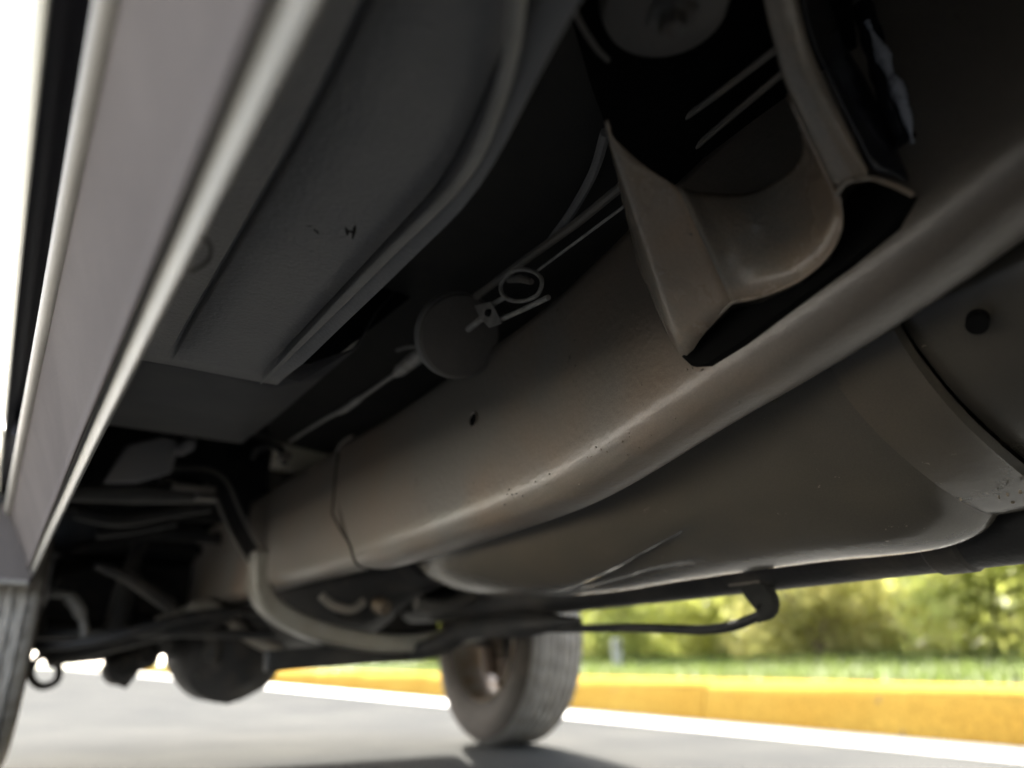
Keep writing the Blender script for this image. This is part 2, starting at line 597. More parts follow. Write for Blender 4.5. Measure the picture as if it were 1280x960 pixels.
tp = (crown_mesh(31, 5000, 14, 2.4, 4.2, .13), stems(31, 5, 2.0, 4.0, .05))
tme = bpy.data.meshes.new('crown'); tp[0].bm.to_mesh(tme); tme.materials.append(leaf_b)
for i, (s, n, sc, lf, lab) in enumerate([
        (-4.5, 17.5, 1.6, 1, 'leafy tree behind the rightmost shrub'),
        (2.0, 18.0, 1.7, 0, 'tall bright tree behind the middle of the verge'),
        (9.0, 17.0, 1.5, 1, 'dark tree behind the wide shrub near the right front tyre'),
        (16.0, 18.5, 1.7, 2, 'yellowish tree behind the pale olive shrub'),
        (25.0, 16.5, 1.6, 1, 'dark tree behind the far shrubs'),
        (38.0, 15.0, 1.6, 0, 'light tree at the far end of the verge')]):
    p = kp(s, n, vz(n, s) - .05)
    r_ = empty('tree', p)
    r_.scale = (sc, sc, sc)
    r_.rotation_euler.z = i * 1.3
    tag(r_, lab, 'tree', 'trees behind the shrubs')
    o = bpy.data.objects.new('crown', tme)
    COL.objects.link(o)
    o.parent = r_
    o.location = (0, 0, .2)
    o.material_slots[0].link = 'OBJECT'
    o.material_slots[0].material = LM[lf]
    b = MB()
    b.tube(spl([(0, 0, -.2), (.06, .03, 1.2), (-.05, .05, 2.6), (.05, 0, 4.4)], 5), [.13 * (1 - .75 * q / 15) for q in range(16)], 8)
    for a in range(5):
        an = a * 1.26 + i
        b.tube(spl([(0, 0, 1.3 + a * .35), (.7 * math.cos(an), .7 * math.sin(an), 2.0 + a * .4), (1.5 * math.cos(an), 1.5 * math.sin(an), 2.9 + a * .35)], 4), [.055 * (1 - .8 * q / 8) for q in range(9)], 6)
    WLOC[r_] = V(0, 0, 0)
    o = b.obj('trunk', bark, r_)

pst = empty('marker_post', kp(5.2, 2.4, vz(2.4, 5.2)))
tag(pst, 'small grey marker post standing in the grass before the shrubs', 'marker post')
b = MB(); b.prism([(-.045, 0), (.045, 0), (.045, .26), (.03, .285), (-.03, .285), (-.045, .26)], 'y', -.02, .02)
for v in b.bm.verts: v.co += WLOC[pst]
b.obj('post', post_white, pst, bevel=.004)
b = MB(); b.box((-.035, -.024, .19), (.035, -.0205, .25))
for v in b.bm.verts: v.co += WLOC[pst]
b.obj('reflector', dull_steel, pst)

# ------------------------------------------------------------------ the pickup truck
T = empty('pickup_truck', (.84, 1.0, 0))
tag(T, 'white pickup truck seen from beneath, its dusty dark frame and fuel tank above the road', 'pickup truck')

# --- outer body -----------------------------------------------------------------
XL, XR = -.045, 1.725


def arc(cy, cz, r, a0, a1, n=12):
    return [(cy + r * math.cos(R(a0 + (a1 - a0) * i / n)), cz + r * math.sin(R(a0 + (a1 - a0) * i / n))) for i in range(n + 1)]


AF, AR = (2.73, .40), (-.90, .40)


def bulge(z, y):
    """how far the body side swells out above its lower hem"""
    t = max(0, min(1, (z - .675) / .27))
    return .0055 * max(0, min(1.6, y - .4)) + .085 * math.sin(math.pi / 2 * t) - .04 * smooth01(1.0, 1.3, z)


def side_grid(ys_, zlo, zhi, x, sgn, n=10):
    b = MB()
    rows = []
    for y in ys_:
        a, c = zlo(y), zhi(y)
        rows.append([(x + sgn * bulge(a + (c - a) * (k / n) ** 1.3, y), y, a + (c - a) * (k / n) ** 1.3) for k in range(n + 1)])
    b.grid(rows)
    return b


def arch(cy, y, lo):
    q = .48 ** 2 - (y - cy) ** 2
    return max(lo, .40 + math.sqrt(q)) if q > 0 else lo


def span(a, c, n):
    return [a + (c - a) * i / n for i in range(n + 1)]


for x, sg in ((XL, -1), (XR, 1)):
    door = side_grid(span(-.30, 1.61, 24), lambda y: .675, lambda y: 1.20, x, sg).obj('door', white_paint, T, thick=.002)
    b = MB(); b.box((x - sg * .036, 1.54, .655), (x - sg * .004, 1.74, 1.19)); b.obj('hinge_pillar', seal_rubber, T)
    hx = x + sg * .09
    b = MB(); b.tube(spl([(hx - sg * .01, .0, 1.04), (hx + sg * .025, .02, 1.04), (hx + sg * .025, .16, 1.04), (hx - sg * .01, .18, 1.04)], 4), .012, 8)
    b.obj('handle', seal_rubber, door)
    wp = ((-.22, 1.21), (1.55, 1.21), (1.05, 1.72), (-.18, 1.72))
    b = MB(); b.loft([[(x + sg * (.055 - d0) if p[1] < 1.3 else x - sg * (.12 + d0), p[0], p[1]) for p in wp] for d0 in (0, .006)])
    b.obj('window', glass, door)
    yf = span(1.63, 2.25, 8) + span(2.26, 3.20, 24) + span(3.22, 3.47, 4)
    side_grid(yf, lambda y: arch(AF[0], y, .678 if y < 2.73 else .48), lambda y: 1.20 - .1 * smooth01(1.7, 3.4, y), x - sg * .001, sg).obj('fender', white_paint, T, thick=.002)
    b = MB()
    aa = arc(*AF, .475, 138, 12, 12)
    ab = arc(*AF, .455, 138, 12, 12)
    b.loft([[(x, *p) for p in aa], [(x + sg * .12, *p) for p in aa], [(x + sg * .12, *p) for p in ab], [(x, *p) for p in ab]], caps=False)
    b.obj('wheel_flare', dark_paint, T)
    yb = span(-2.12, -1.39, 8) + span(-1.38, -.42, 24) + span(-.41, -.36, 2)
    side_grid(yb, lambda y: arch(AR[0], y, .60), lambda y: 1.20, x, sg).obj('bed_side', white_paint, T, thick=.002)
# roof, glass, bonnet, nose and tail
b = MB(); b.loft([[(.12, y, 1.74), (.25, y, 1.80), (.84, y, 1.83), (1.43, y, 1.80), (1.56, y, 1.74), (1.54, y, 1.71), (.84, y, 1.77), (.14, y, 1.71)] for y in (-.25, .4, 1.05)])
b.obj('roof', white_paint, T)
b = MB(); b.loft([[(.13, 1.04, 1.72), (1.55, 1.04, 1.72), (1.66, 1.66, 1.20), (.02, 1.66, 1.20)], [(.13, 1.03, 1.71), (1.55, 1.03, 1.71), (1.66, 1.65, 1.19), (.02, 1.65, 1.19)]])
b.obj('windscreen', glass, T)
b = MB(); b.loft([[(-.02, y, z - .04), (.1, y, z), (.84, y, z + .04), (1.58, y, z), (1.70, y, z - .04), (1.68, y, z - .07), (.84, y, z - .03), (0, y, z - .07)] for y, z in ((1.64, 1.20), (2.4, 1.18), (3.2, 1.12), (3.45, 1.06))])
b.obj('bonnet', white_paint, T)
b = MB(); b.box((.1, 3.40, .66), (1.58, 3.46, 1.02)); b.obj('grille', black_cast, T, bevel=.01)
for x in (.08, 1.60):
    b = MB(); b.lathe((x + (.12 if x < 1 else -.12), 3.45, .88), (0, 1, 0), [(0, .12), (.02, .115), (.035, .08)], 20); b.obj('headlight', lamp_glass, T)
b = MB(); b.loft([[(x, 3.52 + .07 * (1 - ((x - .84) / .9) ** 2) + dy, z) for dy, z in ((0, .44), (.05, .47), (.05, .63), (0, .66), (-.10, .66), (-.10, .44))] for x in [-.06 + .18 * i for i in range(11)]])
b.obj('front_bumper', steel, T)
b = MB(); b.box((-.02, 3.38, .335), (1.70, 3.44, .52)); b.obj('air_dam', black_cast, T, bevel=.012)
b = MB(); b.box((.0, -.345, .62), (1.68, -.31, 1.74)); b.obj('cab_back', white_paint, T, bevel=.01)
b = MB(); b.box((-.02, -2.2, .62), (1.70, -2.16, 1.2)); b.obj('tailgate', white_paint, T, bevel=.01)
b = MB(); b.box((.0, -2.155, .80), (1.68, -.36, .83)); b.obj('bed_floor', dark_paint, T)
b = MB(); b.box((.05, -2.36, .50), (1.63, -2.24, .66)); b.obj('rear_bumper', steel, T, bevel=.015)
for x in (-.03, 1.66):
    b = MB(); b.box((x, -2.215, .85), (x + .05, -2.19, 1.1)); b.obj('tail_light', red_glass, T)

# --- rocker panel on the camera's side (and its twin) ------------------------------
# section (x,z) from the door gap down the leaning side to the pinch lip
ROCK = [(.010, .690), (-.006, .676), (-.012, .662), (-.010, .646), (-.005, .630), (.004, .608), (.016, .575), (.028, .540), (.0345, .521), (.0362, .512), (.0380, .5072), (.0393, .5072)]
LIP = [(.0392, .5073), (.0405, .5080), (.0420, .5095), (.0435, .5095), (.0455, .5060), (.048, .5010), (.0510, .4955), (.0535, .4950), (.0545, .4975), (.0550, .505), (.060, .540), (.066, .580), (.082, .640)]
ys = [-.40 + 2.745 * i / 38 for i in range(39)]


def rocker_rows(sec, y):
    fl = .0015 * noise.noise(V(y * 1.7, 0, 3))
    return [(x + fl - .0095 * max(0, y - .4) * max(0, min(1, (z - .52) / .13)) * (x < .06), y, z + .0012 * noise.noise(V(y * 3, x * 20, z * 9))) for x, z in sec]


RS = [(p.x, p.y) for p in spl([(x, z, 0) for x, z in ROCK], 3)]
LS = [(p.x, p.y) for p in spl([(x, z, 0) for x, z in LIP], 3)]
b = MB(); b.grid([rocker_rows(RS, y) for y in ys])
b.obj('rocker_panel', rocker_paint, T, angle=60, thick=.0015)
b = MB(); b.tube([(-.007 - .0095 * max(0, y - .4), y, .646 + .001 * noise.noise(V(y * 3, 0, 8))) for y in ys], .0135, 16); b.obj('sill_highlight', highlight_cream, T)  # added strip: painted highlight along the rocker's rounded edge
b = MB(); b.grid([rocker_rows(LS, y) for y in ys])
b.obj('pinch_lip', lip_paint, T, angle=60, thick=.0012)
for sec, nm, mm in ((RS, 'rocker_panel', rocker_paint), (LS, 'pinch_lip', lip_paint)):
    b = MB(); b.grid([[(1.68 - x, y, z) for x, y, z in rocker_rows(sec, y)] for y in (-.4, .5, 1.4, 2.26)])
    b.obj(nm, mm, T, angle=60, thick=.0015)
b = MB(); b.tube([(.0, -.35, .693), (.0, .6, .693), (.0, 1.55, .693), (.0, 1.62, .693)], .019, 10)     # dark seal in the gap under the door
b.obj('door_seal', seal_rubber, T)
b = MB(); b.grid([[(-.050 - .0055 * max(0, min(1.6, y - .4)), y, .691), (-.035, y, .703), (-.022, y, .708), (-.005, y, .705), (.02, y, .69), (.05, y, .68)] for y in (-.4, .6, 1.66, 2.33)])
b.obj('sill_step', seal_rubber, T, thick=.002)
b = MB(); b.grid([rocker_rows([(-.012, .665), (.012, .60), (.035, .52), (.053, .497)], 2.346), [(x, 2.352, z) for x, z in ((.06, .66), (.06, .60), (.062, .53), (.064, .51))]])
b.obj('rocker_end', lip_paint, T, thick=.002)
b = MB(); b.loft([[(x, y, z) for x, z in ((-.17, .475), (.045, .472), (.060, .50), (.064, .66), (-.05, .70), (-.17, .70))] for y in (2.30, 2.345)])
fe = b.obj('fender_end', rocker_paint, T, bevel=.004)
b = MB(); b.tube([(-.17, 2.296, .474), (-.06, 2.296, .4735), (.046, 2.296, .4715)], .007, 10); b.obj('fender_hem', lip_paint, fe)
# wire clip hooked over the lip
b = MB(); b.tube(spl([(0.07, 0.548, 0.55), (0.081, 0.545, 0.56), (0.081, 0.533, 0.565), (0.074, 0.521, 0.565), (0.066, 0.513, 0.56), (0.067, 0.526, 0.553)], 5, True), .0016, 7, closed=True)
b.obj('wire_clip', dull_steel, T)

# --- floor pan ------------------------------------------------------------------


def rib_shift(y):
    return -.05 * smooth01(.62, .22, y) if False else -.055 * (1 - smooth01(.20, .52, y))


def floor_row(y):
    k = rib_shift(y)
    z0 = .65
    P = [(.066, .630), (.080, .646), (.092, .65), (.1165 + k * .2, .65), (.118 + k * .2, .652), (.1195 + k * .2, .662), (.1255 + k * .2, .662), (.127 + k * .2, .652), (.1285 + k * .2, .65),
         (.17 + k * .5, .648), (.21 + k * .8, .649), (.236 + k, .650), (.238 + k, .653), (.240 + k, .663), (.246 + k, .663), (.248 + k, .653), (.250 + k, .6500), (.253 + k, .6485), (.256 + k, .6460), (.261 + k, .6420), (.265 + k, .6405),
         (.268 + k, .646), (.272 + k, .70), (.290 + k, .78), (.32 + k, .83)]
    e = 1 - smooth01(.90, 1.02, y)
    return [(x, y, (z if x > .271 + k or x < .1 else .65 + (z - .65) * e) + .0012 * noise.noise(V(x * 9, y * 6, 1))) for x, z in P]


b = MB(); b.grid([floor_row(-.80 + i * .03) for i in range(61)] + [floor_row(1.03)])
b.obj('floor_pan', undercoat, T, angle=70, thick=.002)
b = MB(); b.grid([[(x, y, .83 + .02 * math.sin(x * 5)) for x in (.27, .45, .6, .8, 1.0, 1.2, 1.41)] for y in (-.8, -.2, .4, 1.0, 1.6, 2.0)])
b.obj('tunnel_floor', floor_dark, T, thick=.002)
b = MB(); b.grid([[(1.68 - x, y, z) for x, y, z in floor_row(q)] for q, y in ((.9, -.8), (.9, 2.0))])
b.obj('floor_pan', undercoat, T, angle=70, thick=.002)
# step and front floor beyond it
fr = []
for y, z in ((1.03, .66), (1.035, .685), (1.06, .70), (1.16, .702), (1.165, .697), (1.20, .697), (1.205, .703), (1.4, .71), (1.7, .74)):
    fr.append([(x, y, max(z, .66 + .19 * smooth01(.33, .45, x) * (1 - smooth01(1.28, 1.42, x)))) for x in (.06, .12, .2, .3, .38, .41, .44, .47, .50, .62, .8, 1.0, 1.26, 1.32, 1.42, 1.62)])
fw = [[(x, y, max(z, q[2]) if y < 1.9 else z) for (x, _, _), q in zip(fr[-1], fr[-1])] for y, z in ((1.7, .741), (1.95, .84), (2.05, 1.0), (2.06, 1.15))]
b = MB(); b.grid(fw); b.obj('firewall', hole_dark, T, angle=40, thick=.002)
b = MB(); b.grid(fr); b.obj('toe_board', toe_paint, T, angle=40, thick=.002)
b = MB(); b.tube(spl([(0.244, 1.023, 0.644), (0.243, 0.78, 0.641), (0.243, 0.603, 0.64), (0.244, 0.484, 0.639), (0.238, 0.424, 0.639), (0.221, 0.364, 0.639), (0.202, 0.316, 0.639), (0.18, 0.274, 0.639)], 8), [.001] + [.0030 + .0028 * min(1, i / 10) for i in range(40)] + [.0058] * 16, 12, flat=.55, up=(1, 0, .2))
b.obj('floor_highlight', lit_edge_grey, T)  # painted highlight: the lit fold of the floor as a pale strip
b = MB(); b.prism([(.05, .69), (.26, .69), (.34, .70), (.47, .845), (.05, .86)], 'y', 1.036, 1.05); b.obj('floor_riser', hole_dark, T)
# oval plug stamped in the floor
b = MB()
c0 = V(*(0.192, 0.598, 0.649))
u_ = (V(*(0.205, 0.59, 0.649)) - c0).normalized()
v_ = (V(*(0.187, 0.584, 0.649)) - c0).normalized()
for t0, t1 in ((3.5, 5.9), (.4, 2.4)):
    b.tube([c0 + u_ * (.0135 * math.cos(t0 + (t1 - t0) * t / 9)) + v_ * (.0085 * math.sin(t0 + (t1 - t0) * t / 9)) for t in range(10)], .0009, 6)
b.obj('floor_plug', plug_grey, T)
b = MB()
for q in (((0.164, 0.6, 0.649), (0.169, 0.598, 0.649), (0.175, 0.593, 0.649)), ((0.171, 0.597, 0.649), (0.175, 0.602, 0.649), (0.176, 0.609, 0.649)), ((0.177, 0.597, 0.649), (0.178, 0.605, 0.649), (0.184, 0.609, 0.649)), ((0.195, 0.581, 0.649), (0.201, 0.59, 0.649), (0.203, 0.597, 0.649)), ((0.202, 0.573, 0.649), (0.206, 0.587, 0.649), (0.21, 0.601, 0.649)), ((0.199, 0.588, 0.649), (0.204, 0.588, 0.649), (0.208, 0.592, 0.649))):
    b.tube(spl(q, 3), [.0005, .0012, .0017, .0019, .0016, .0011, .0006], 6)
b.obj('plug_tab', near_black, T)
b = MB(); b.tube(spl([(0.515, 0.709, 0.8), (0.507, 0.654, 0.81), (0.483, 0.58, 0.815), (0.446, 0.513, 0.81)], 6), .006, 8)
b.obj('tunnel_bead', undercoat, T)

# --- frame rails -------------------------------------------------------------------
RZ = [(-2.2, .66), (-1.3, .80), (-.9, .84), (-.3, .78), (.0, .69), (.185, .628), (.303, .592), (.43, .563), (.537, .543), (.75, .500), (.944, .486), (1.28, .476), (1.52, .478), (2.26, .482), (3.2, .470)]


def rail_z(y):
    for (a, za), (c, zc) in zip(RZ, RZ[1:]):
        if a <= y <= c:
            t = (y - a) / (c - a)
            return za + (zc - za) * t
    return RZ[-1][1] if y > 0 else RZ[0][1]


RZS = spl([(0, y, z) for y, z in RZ], 10)


def rail_zs(y):
    for p, q in zip(RZS, RZS[1:]):
        if p.y <= y <= q.y:
            return p.z + (q.z - p.z) * (y - p.y) / (q.y - p.y)
    return rail_z(y)


def rail_ring(y, x0=.55, g=0.0, h=.25, shape=None):
    z = rail_zs(y)
    P = [(.012, h), (.003, h - .006), (0, h - .02), (0, .20), (0, .15), (0, .10), (0, .06), (0, .03), (.001, .015), (.004, .003), (.010, -.008), (.018, -.0155), (.028, -.019), (.05, -.020), (.07, -.020), (.080, -.016), (.085, -.006), (.085, h - .02), (.08, h)]
    out = []
    for dx, dz in P:
        yy = y
        if shape: yy = shape(dz)
        x = x0 + dx + g * (1 if dx < .04 else -1)
        zz = rail_zs(yy) + dz + (g if dz < 0 else 0)
        k = .0003 * noise.noise(V(yy * 4, dz * 6, 2)) + .0003 * noise.noise(V(yy * 19, dz * 40, 5)) * (dz < .06)
        out.append((x + k, yy, zz + k))
    return out


def front_edge(dz):
    if dz > .075: return 1.555 - (.02 * smooth01(.2, .26, dz))
    if dz > .055: return 1.50
    if dz > .02: return 1.45
    return 1.435


b = MB(); b.loft([rail_ring(-2.2 + i * .1) for i in range(22)] + [rail_ring(0 + i * .03) for i in range(47)] + [rail_ring(1.43, shape=front_edge)])
rail = b.obj('frame_rail', frame_paint, T, angle=60, label='frame rail nearest the camera, brown dust on its side')
b = MB(); b.loft([rail_ring(1.36 + i * .1, g=.005) for i in range(20)])
rail2 = b.obj('front_rail', frame_paint, T, angle=60)
b = MB()
pts = [rail_ring(1.43, shape=front_edge)[k] for k in range(2, 14)]
b.tube([V(x - .001, y + .002, z) for x, y, z in pts], .0022, 6)
b.obj('seam_shade', near_black, T)  # dark line: crevice shade at the sleeve step put into colour
b = MB(); b.tube(spl([(0.548, 1.557, 0.686), (0.548, 1.554, 0.715), (0.548, 1.519, 0.727), (0.548, 1.465, 0.727)], 5), .004, 8)
b.obj('sleeve_hook', frame_paint, T)
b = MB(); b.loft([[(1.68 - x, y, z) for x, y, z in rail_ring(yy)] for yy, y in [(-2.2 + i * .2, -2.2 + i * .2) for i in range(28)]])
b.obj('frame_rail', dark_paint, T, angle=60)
# drain hole with its rolled rim
hc = V(*(0.549, 0.965, 0.629))
b = MB(); b.lathe(hc + V(-.0006, 0, 0), (1, 0, 0), [(0, .0105), (.002, .0108)], 20); hole = b.obj('drain_hole', hole_black, T)
b = MB(); b.tube([hc + V(-.0006, .0112 * math.cos(t * .3142), .0112 * math.sin(t * .3142)) for t in range(20)], .0012, 6, closed=True); b.obj('hole_rim', frame_paint, hole)
# rust scabs and stone chips near the rail's lower corner
b = MB()
for i in range(34):
    cy, sp, zz = random.choice(((.775, .035, .006), (.69, .03, .002), (.86, .02, .0), (.50, .02, .02), (.62, .05, -.008)))
    cy += random.gauss(0, sp)
    dz = zz + random.gauss(0, .009)
    if cy < .3: continue
    bulge_ = .55 + (.004 if dz < .004 else 0) + (.010 if dz < -.006 else 0)
    s_ = random.uniform(.0004, .0013)
    x, y, z = bulge_, cy, rail_zs(cy) + dz
    nrm = V(-1, 0, -.15 if dz > .004 else -.8).normalized()
    b.lathe(V(x, y, z) + nrm * .0002, nrm, [(-.0012, s_ * 1.1), (.0004, s_), (.0007, s_ * .5)], 5)
tag(b.obj('rust_scab', frame_paint, T), kind='stuff')

# --- body mount bracket near the camera ----------------------------------------------
RAILX = .535
wing_top = [(0.348, 0.399, 0.705), (0.364, 0.408, 0.7), (0.396, 0.412, 0.69), (0.432, 0.406, 0.675)]
wing_bot = [(0.5, 0.532, 0.673), (0.535, 0.518, 0.58), (0.525, 0.471, 0.585), (0.52, 0.433, 0.596)]
rows = []
for t in range(9):
    u = t / 8
    rows.append([V(*a).lerp(V(*c), u) for a, c in zip(spl(wing_top, 4), spl(wing_bot, 4))])
brk = MB(); brk.grid(rows)
BR = brk.obj('body_mount_bracket', bracket_paint, T, angle=50, thick=.004)
pan_top = [(0.432, 0.406, 0.675), (0.471, 0.418, 0.69), (0.525, 0.404, 0.7), (0.531, 0.363, 0.7), (0.515, 0.334, 0.7), (0.478, 0.309, 0.7), (0.45, 0.297, 0.705)]
pan_bot = [(0.52, 0.433, 0.596), (0.53, 0.409, 0.594), (0.535, 0.369, 0.596), (0.53, 0.336, 0.604), (0.52, 0.315, 0.616), (0.515, 0.31, 0.634), (0.51, 0.308, 0.642)]
a_, c_ = spl(pan_top, 5), spl(pan_bot, 5)
rows = []
for t in range(9):
    u = t / 8
    rows.append([p.lerp(q, u) + V(0, 0, .022 * math.sin(math.pi * u) * math.sin(math.pi * k / (len(a_) - 1))) for k, (p, q) in enumerate(zip(a_, c_))])
b = MB(); b.grid(rows); b.obj('bracket_web', bracket_paint, BR, angle=50, thick=.004)
fl_l = [(0.359, 0.247, 0.735), (0.411, 0.278, 0.72), (0.445, 0.294, 0.7), (0.51, 0.308, 0.642)]
fl_m = [(0.365, 0.238, 0.73), (0.412, 0.264, 0.713), (0.443, 0.275, 0.69), (0.5, 0.285, 0.636)]
fl_r = [(0.381, 0.234, 0.735), (0.427, 0.259, 0.72), (0.464, 0.271, 0.7), (0.515, 0.278, 0.64)]
fl_e = [(0.45, 0.247, 0.79), (0.503, 0.277, 0.775), (0.548, 0.285, 0.75), (0.54, 0.262, 0.626)]
b = MB(); b.grid([spl(q, 6) for q in (fl_l, fl_m, fl_r)]); b.obj('bracket_flange', bracket_paint, BR, angle=60, thick=.004, sub=1)
b = MB(); b.grid([[p + V(.002, 0, .004) for p in spl(q, 6)] for q in (fl_r, [V(*p).lerp(V(*q), .5) + V(0, 0, .008) for p, q in zip(fl_r, fl_e)], fl_e)]); b.obj('bracket_gusset', stay_gloss, BR, angle=60, thick=.003, sub=1)
b = MB(); b.tube(spl([(0.508, 0.306, 0.638), (0.502, 0.294, 0.639), (0.5, 0.283, 0.636), (0.513, 0.277, 0.638), (0.528, 0.27, 0.633), (0.54, 0.263, 0.625)], 4), .0022, 7); b.obj('flange_edge', bracket_paint, BR)
b = MB(); b.tube(spl([(0.536, 0.517, 0.582), (0.525, 0.47, 0.586), (0.518, 0.431, 0.596), (0.529, 0.408, 0.595), (0.534, 0.368, 0.596), (0.529, 0.334, 0.604), (0.519, 0.314, 0.615), (0.514, 0.308, 0.632), (0.509, 0.306, 0.641)], 4), .0014, 7); b.obj('bracket_lip', bracket_paint, BR)
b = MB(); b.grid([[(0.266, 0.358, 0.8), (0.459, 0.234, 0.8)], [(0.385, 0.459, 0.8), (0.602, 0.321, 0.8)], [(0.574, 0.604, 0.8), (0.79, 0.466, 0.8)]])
b.obj('hollow_shade', hole_black, BR, thick=.004)  # added black sheet: shade of the bracket's hollow put into colour
b = MB(); b.tube(spl([(0.231, 0.3, 0.7), (0.263, 0.326, 0.705), (0.295, 0.345, 0.71), (0.314, 0.354, 0.715)], 5), .0022, 7); b.obj('bracket_edge', arm_dark, BR)
cu = V(*(0.326, 0.303, 0.735))
b = MB(); b.lathe(cu, (0, 0, 1), [(-.014, .036), (-.010, .044), (.0, .047), (.03, .047), (.05, .044)], 36); b.obj('mount_cushion', arm_dark, BR)
b = MB(); b.lathe(cu + V(.002, -.004, 0), (0, 0, 1), [(-.030, .0085), (-.027, .0105), (-.018, .0105), (-.018, .018), (-.014, .019)], 6); b.obj('mount_bolt', dull_steel, BR)
for q in (((0.496, 0.455, 0.806), (0.474, 0.378, 0.78), (0.47, 0.303, 0.775)), ((0.541, 0.485, 0.806), (0.508, 0.399, 0.78), (0.497, 0.321, 0.775))):
    b = MB(); b.tube(spl(q, 4), .0035, 8); b.obj('brake_line', arm_paint, T)
# the glossy stay behind the flange, and a pale streak as painted glint
b = MB(); b.tube(spl([(0.555, 0.282, 0.867), (0.553, 0.276, 0.819), (0.552, 0.273, 0.767), (0.552, 0.27, 0.714), (0.552, 0.265, 0.679)], 5), [.010 + .001 * math.sin(i * 1.9) for i in range(21)], 12)
b.obj('rail_stay', stay_gloss, T)
wp = spl([(0.544, 0.273, 0.809), (0.544, 0.267, 0.774), (0.544, 0.263, 0.745), (0.544, 0.259, 0.718), (0.544, 0.257, 0.694), (0.544, 0.257, 0.672)], 14)
b = MB(); b.tube(wp, [max(.0008, .0046 + .0034 * noise.noise(V(i * .085, 4.3, 1)) + .0007 * noise.noise(V(i * .5, 1, 7)) - .0035 * max(0, abs(i / 35 - 1) - .55)) for i in range(len(wp))], 14)
b.obj('painted_glint', glint_pale, T)

gap_outline = [(0.543, 0.524, 0.579), (0.543, 0.487, 0.592), (0.543, 0.455, 0.604), (0.543, 0.418, 0.597), (0.543, 0.375, 0.597), (0.543, 0.344, 0.606), (0.543, 0.326, 0.627), (0.543, 0.324, 0.651), (0.543, 0.309, 0.661), (0.543, 0.293, 0.657), (0.543, 0.265, 0.627), (0.543, 0.284, 0.609), (0.543, 0.327, 0.596), (0.543, 0.391, 0.581), (0.543, 0.448, 0.567), (0.543, 0.493, 0.56), (0.543, 0.512, 0.565)]
b = MB(); b.loft([[q for q in gap_outline], [(x + .012, y, z) for x, y, z in gap_outline]]); b.obj('gap_shade', hole_black, BR)  # added black sheet cut to the shaded gap between bracket and rail

# --- parking brake cable along the rail -----------------------------------------------
b = MB(); b.tube(spl([(0.5, 1.752, 0.775), (0.5, 1.541, 0.767), (0.5, 1.356, 0.756), (0.5, 1.137, 0.754)], 4), .0038, 8)
cable = b.obj('brake_cable', cable_steel, T)
b = MB(); b.tube([(0.5, 1.425, 0.757), (0.5, 1.39, 0.755), (0.5, 1.332, 0.755), (0.5, 1.308, 0.755)], [.005, .0068, .0068, .005], 10); b.obj('cable_ferrule', cable_steel, cable)
b = MB(); b.tube([(0.5, 1.156, 0.753), (0.5, 1.137, 0.754), (0.5, 1.069, 0.756), (0.5, 1.039, 0.754)], [.006, .0115, .0125, .009], 12); b.obj('cable_collar', cable_steel, cable)
b = MB(); b.tube(spl([(0.5, 1.155, 0.798), (0.5, 1.109, 0.787), (0.5, 1.064, 0.769), (0.5, 1.05, 0.741)], 4), .003, 7); b.obj('cable_hook', cable_steel, cable)
dc = V(*(0.5, 0.927, 0.741))
ax = V(-.08, -.9, -.42).normalized()
b = MB(); b.lathe(dc, ax, [(-.020, .046), (-.016, .058), (-.008, .0630), (.003, .0630), (.007, .060), (.010, .035), (.011, .001)], 48)
disc = b.obj('cable_grommet', grommet_rubber, T)
b = MB(); b.lathe(dc, ax, [(-.018, .0645), (-.005, .0652), (-.001, .0648), (.001, .0638)], 48); b.obj('grommet_rim', lit_edge_grey, disc)  # lit side wall of the disc put into a paler colour
b = MB(); b.tube([(0.492, 0.886, 0.734), (0.49, 0.849, 0.734), (0.487, 0.818, 0.731)], .0045, 9); b.obj('equaliser_rod', cable_steel, T)
ec = V(*(0.485, 0.816, 0.728))
# clevis, bolt and loop of the equaliser
b = MB(); b.loft([[(0.488, 0.862, 0.761), (0.488, 0.815, 0.748), (0.488, 0.798, 0.723), (0.488, 0.786, 0.704), (0.488, 0.819, 0.71), (0.488, 0.845, 0.735)], [(0.482, 0.851, 0.755), (0.482, 0.805, 0.742), (0.482, 0.789, 0.718), (0.482, 0.776, 0.699), (0.482, 0.809, 0.705), (0.482, 0.835, 0.729)]])
cl = b.obj('clevis', cable_steel, T, bevel=.001)
b = MB(); b.lathe(V(*(0.481, 0.81, 0.727)), (1, 0, 0), [(-.004, .0045), (0, .0055), (.004, .0055)], 10); b.obj('clevis_pin', near_black, cl)
b = MB(); b.tube(spl([(0.485, 0.782, 0.763), (0.485, 0.754, 0.767), (0.485, 0.713, 0.748), (0.485, 0.69, 0.725), (0.485, 0.699, 0.709), (0.485, 0.73, 0.713), (0.485, 0.766, 0.73), (0.485, 0.784, 0.748)], 4, True), .0028, 8, closed=True)
lp = b.obj('cable_loop', cable_steel, T)
b = MB(); b.tube([(0.49, 0.774, 0.763), (0.49, 0.743, 0.752), (0.49, 0.72, 0.737)], [.004, .006, .004], 8); b.obj('cable_nub', arm_paint, lp)
b = MB(); b.tube([(0.487, 0.822, 0.742), (0.487, 0.777, 0.739)], .0035, 8); b.obj('loop_link', cable_steel, lp)
b = MB(); b.tube([(0.487, 0.792, 0.711), (0.487, 0.733, 0.703), (0.487, 0.679, 0.697)], .0035, 8); b.obj('adjuster_rod', cable_steel, T)
b = MB(); b.tube([(0.51, 0.903, 0.796), (0.51, 0.757, 0.795), (0.51, 0.65, 0.792), (0.51, 0.546, 0.797)], .0058, 9); b.obj('brake_tube', arm_paint, T)
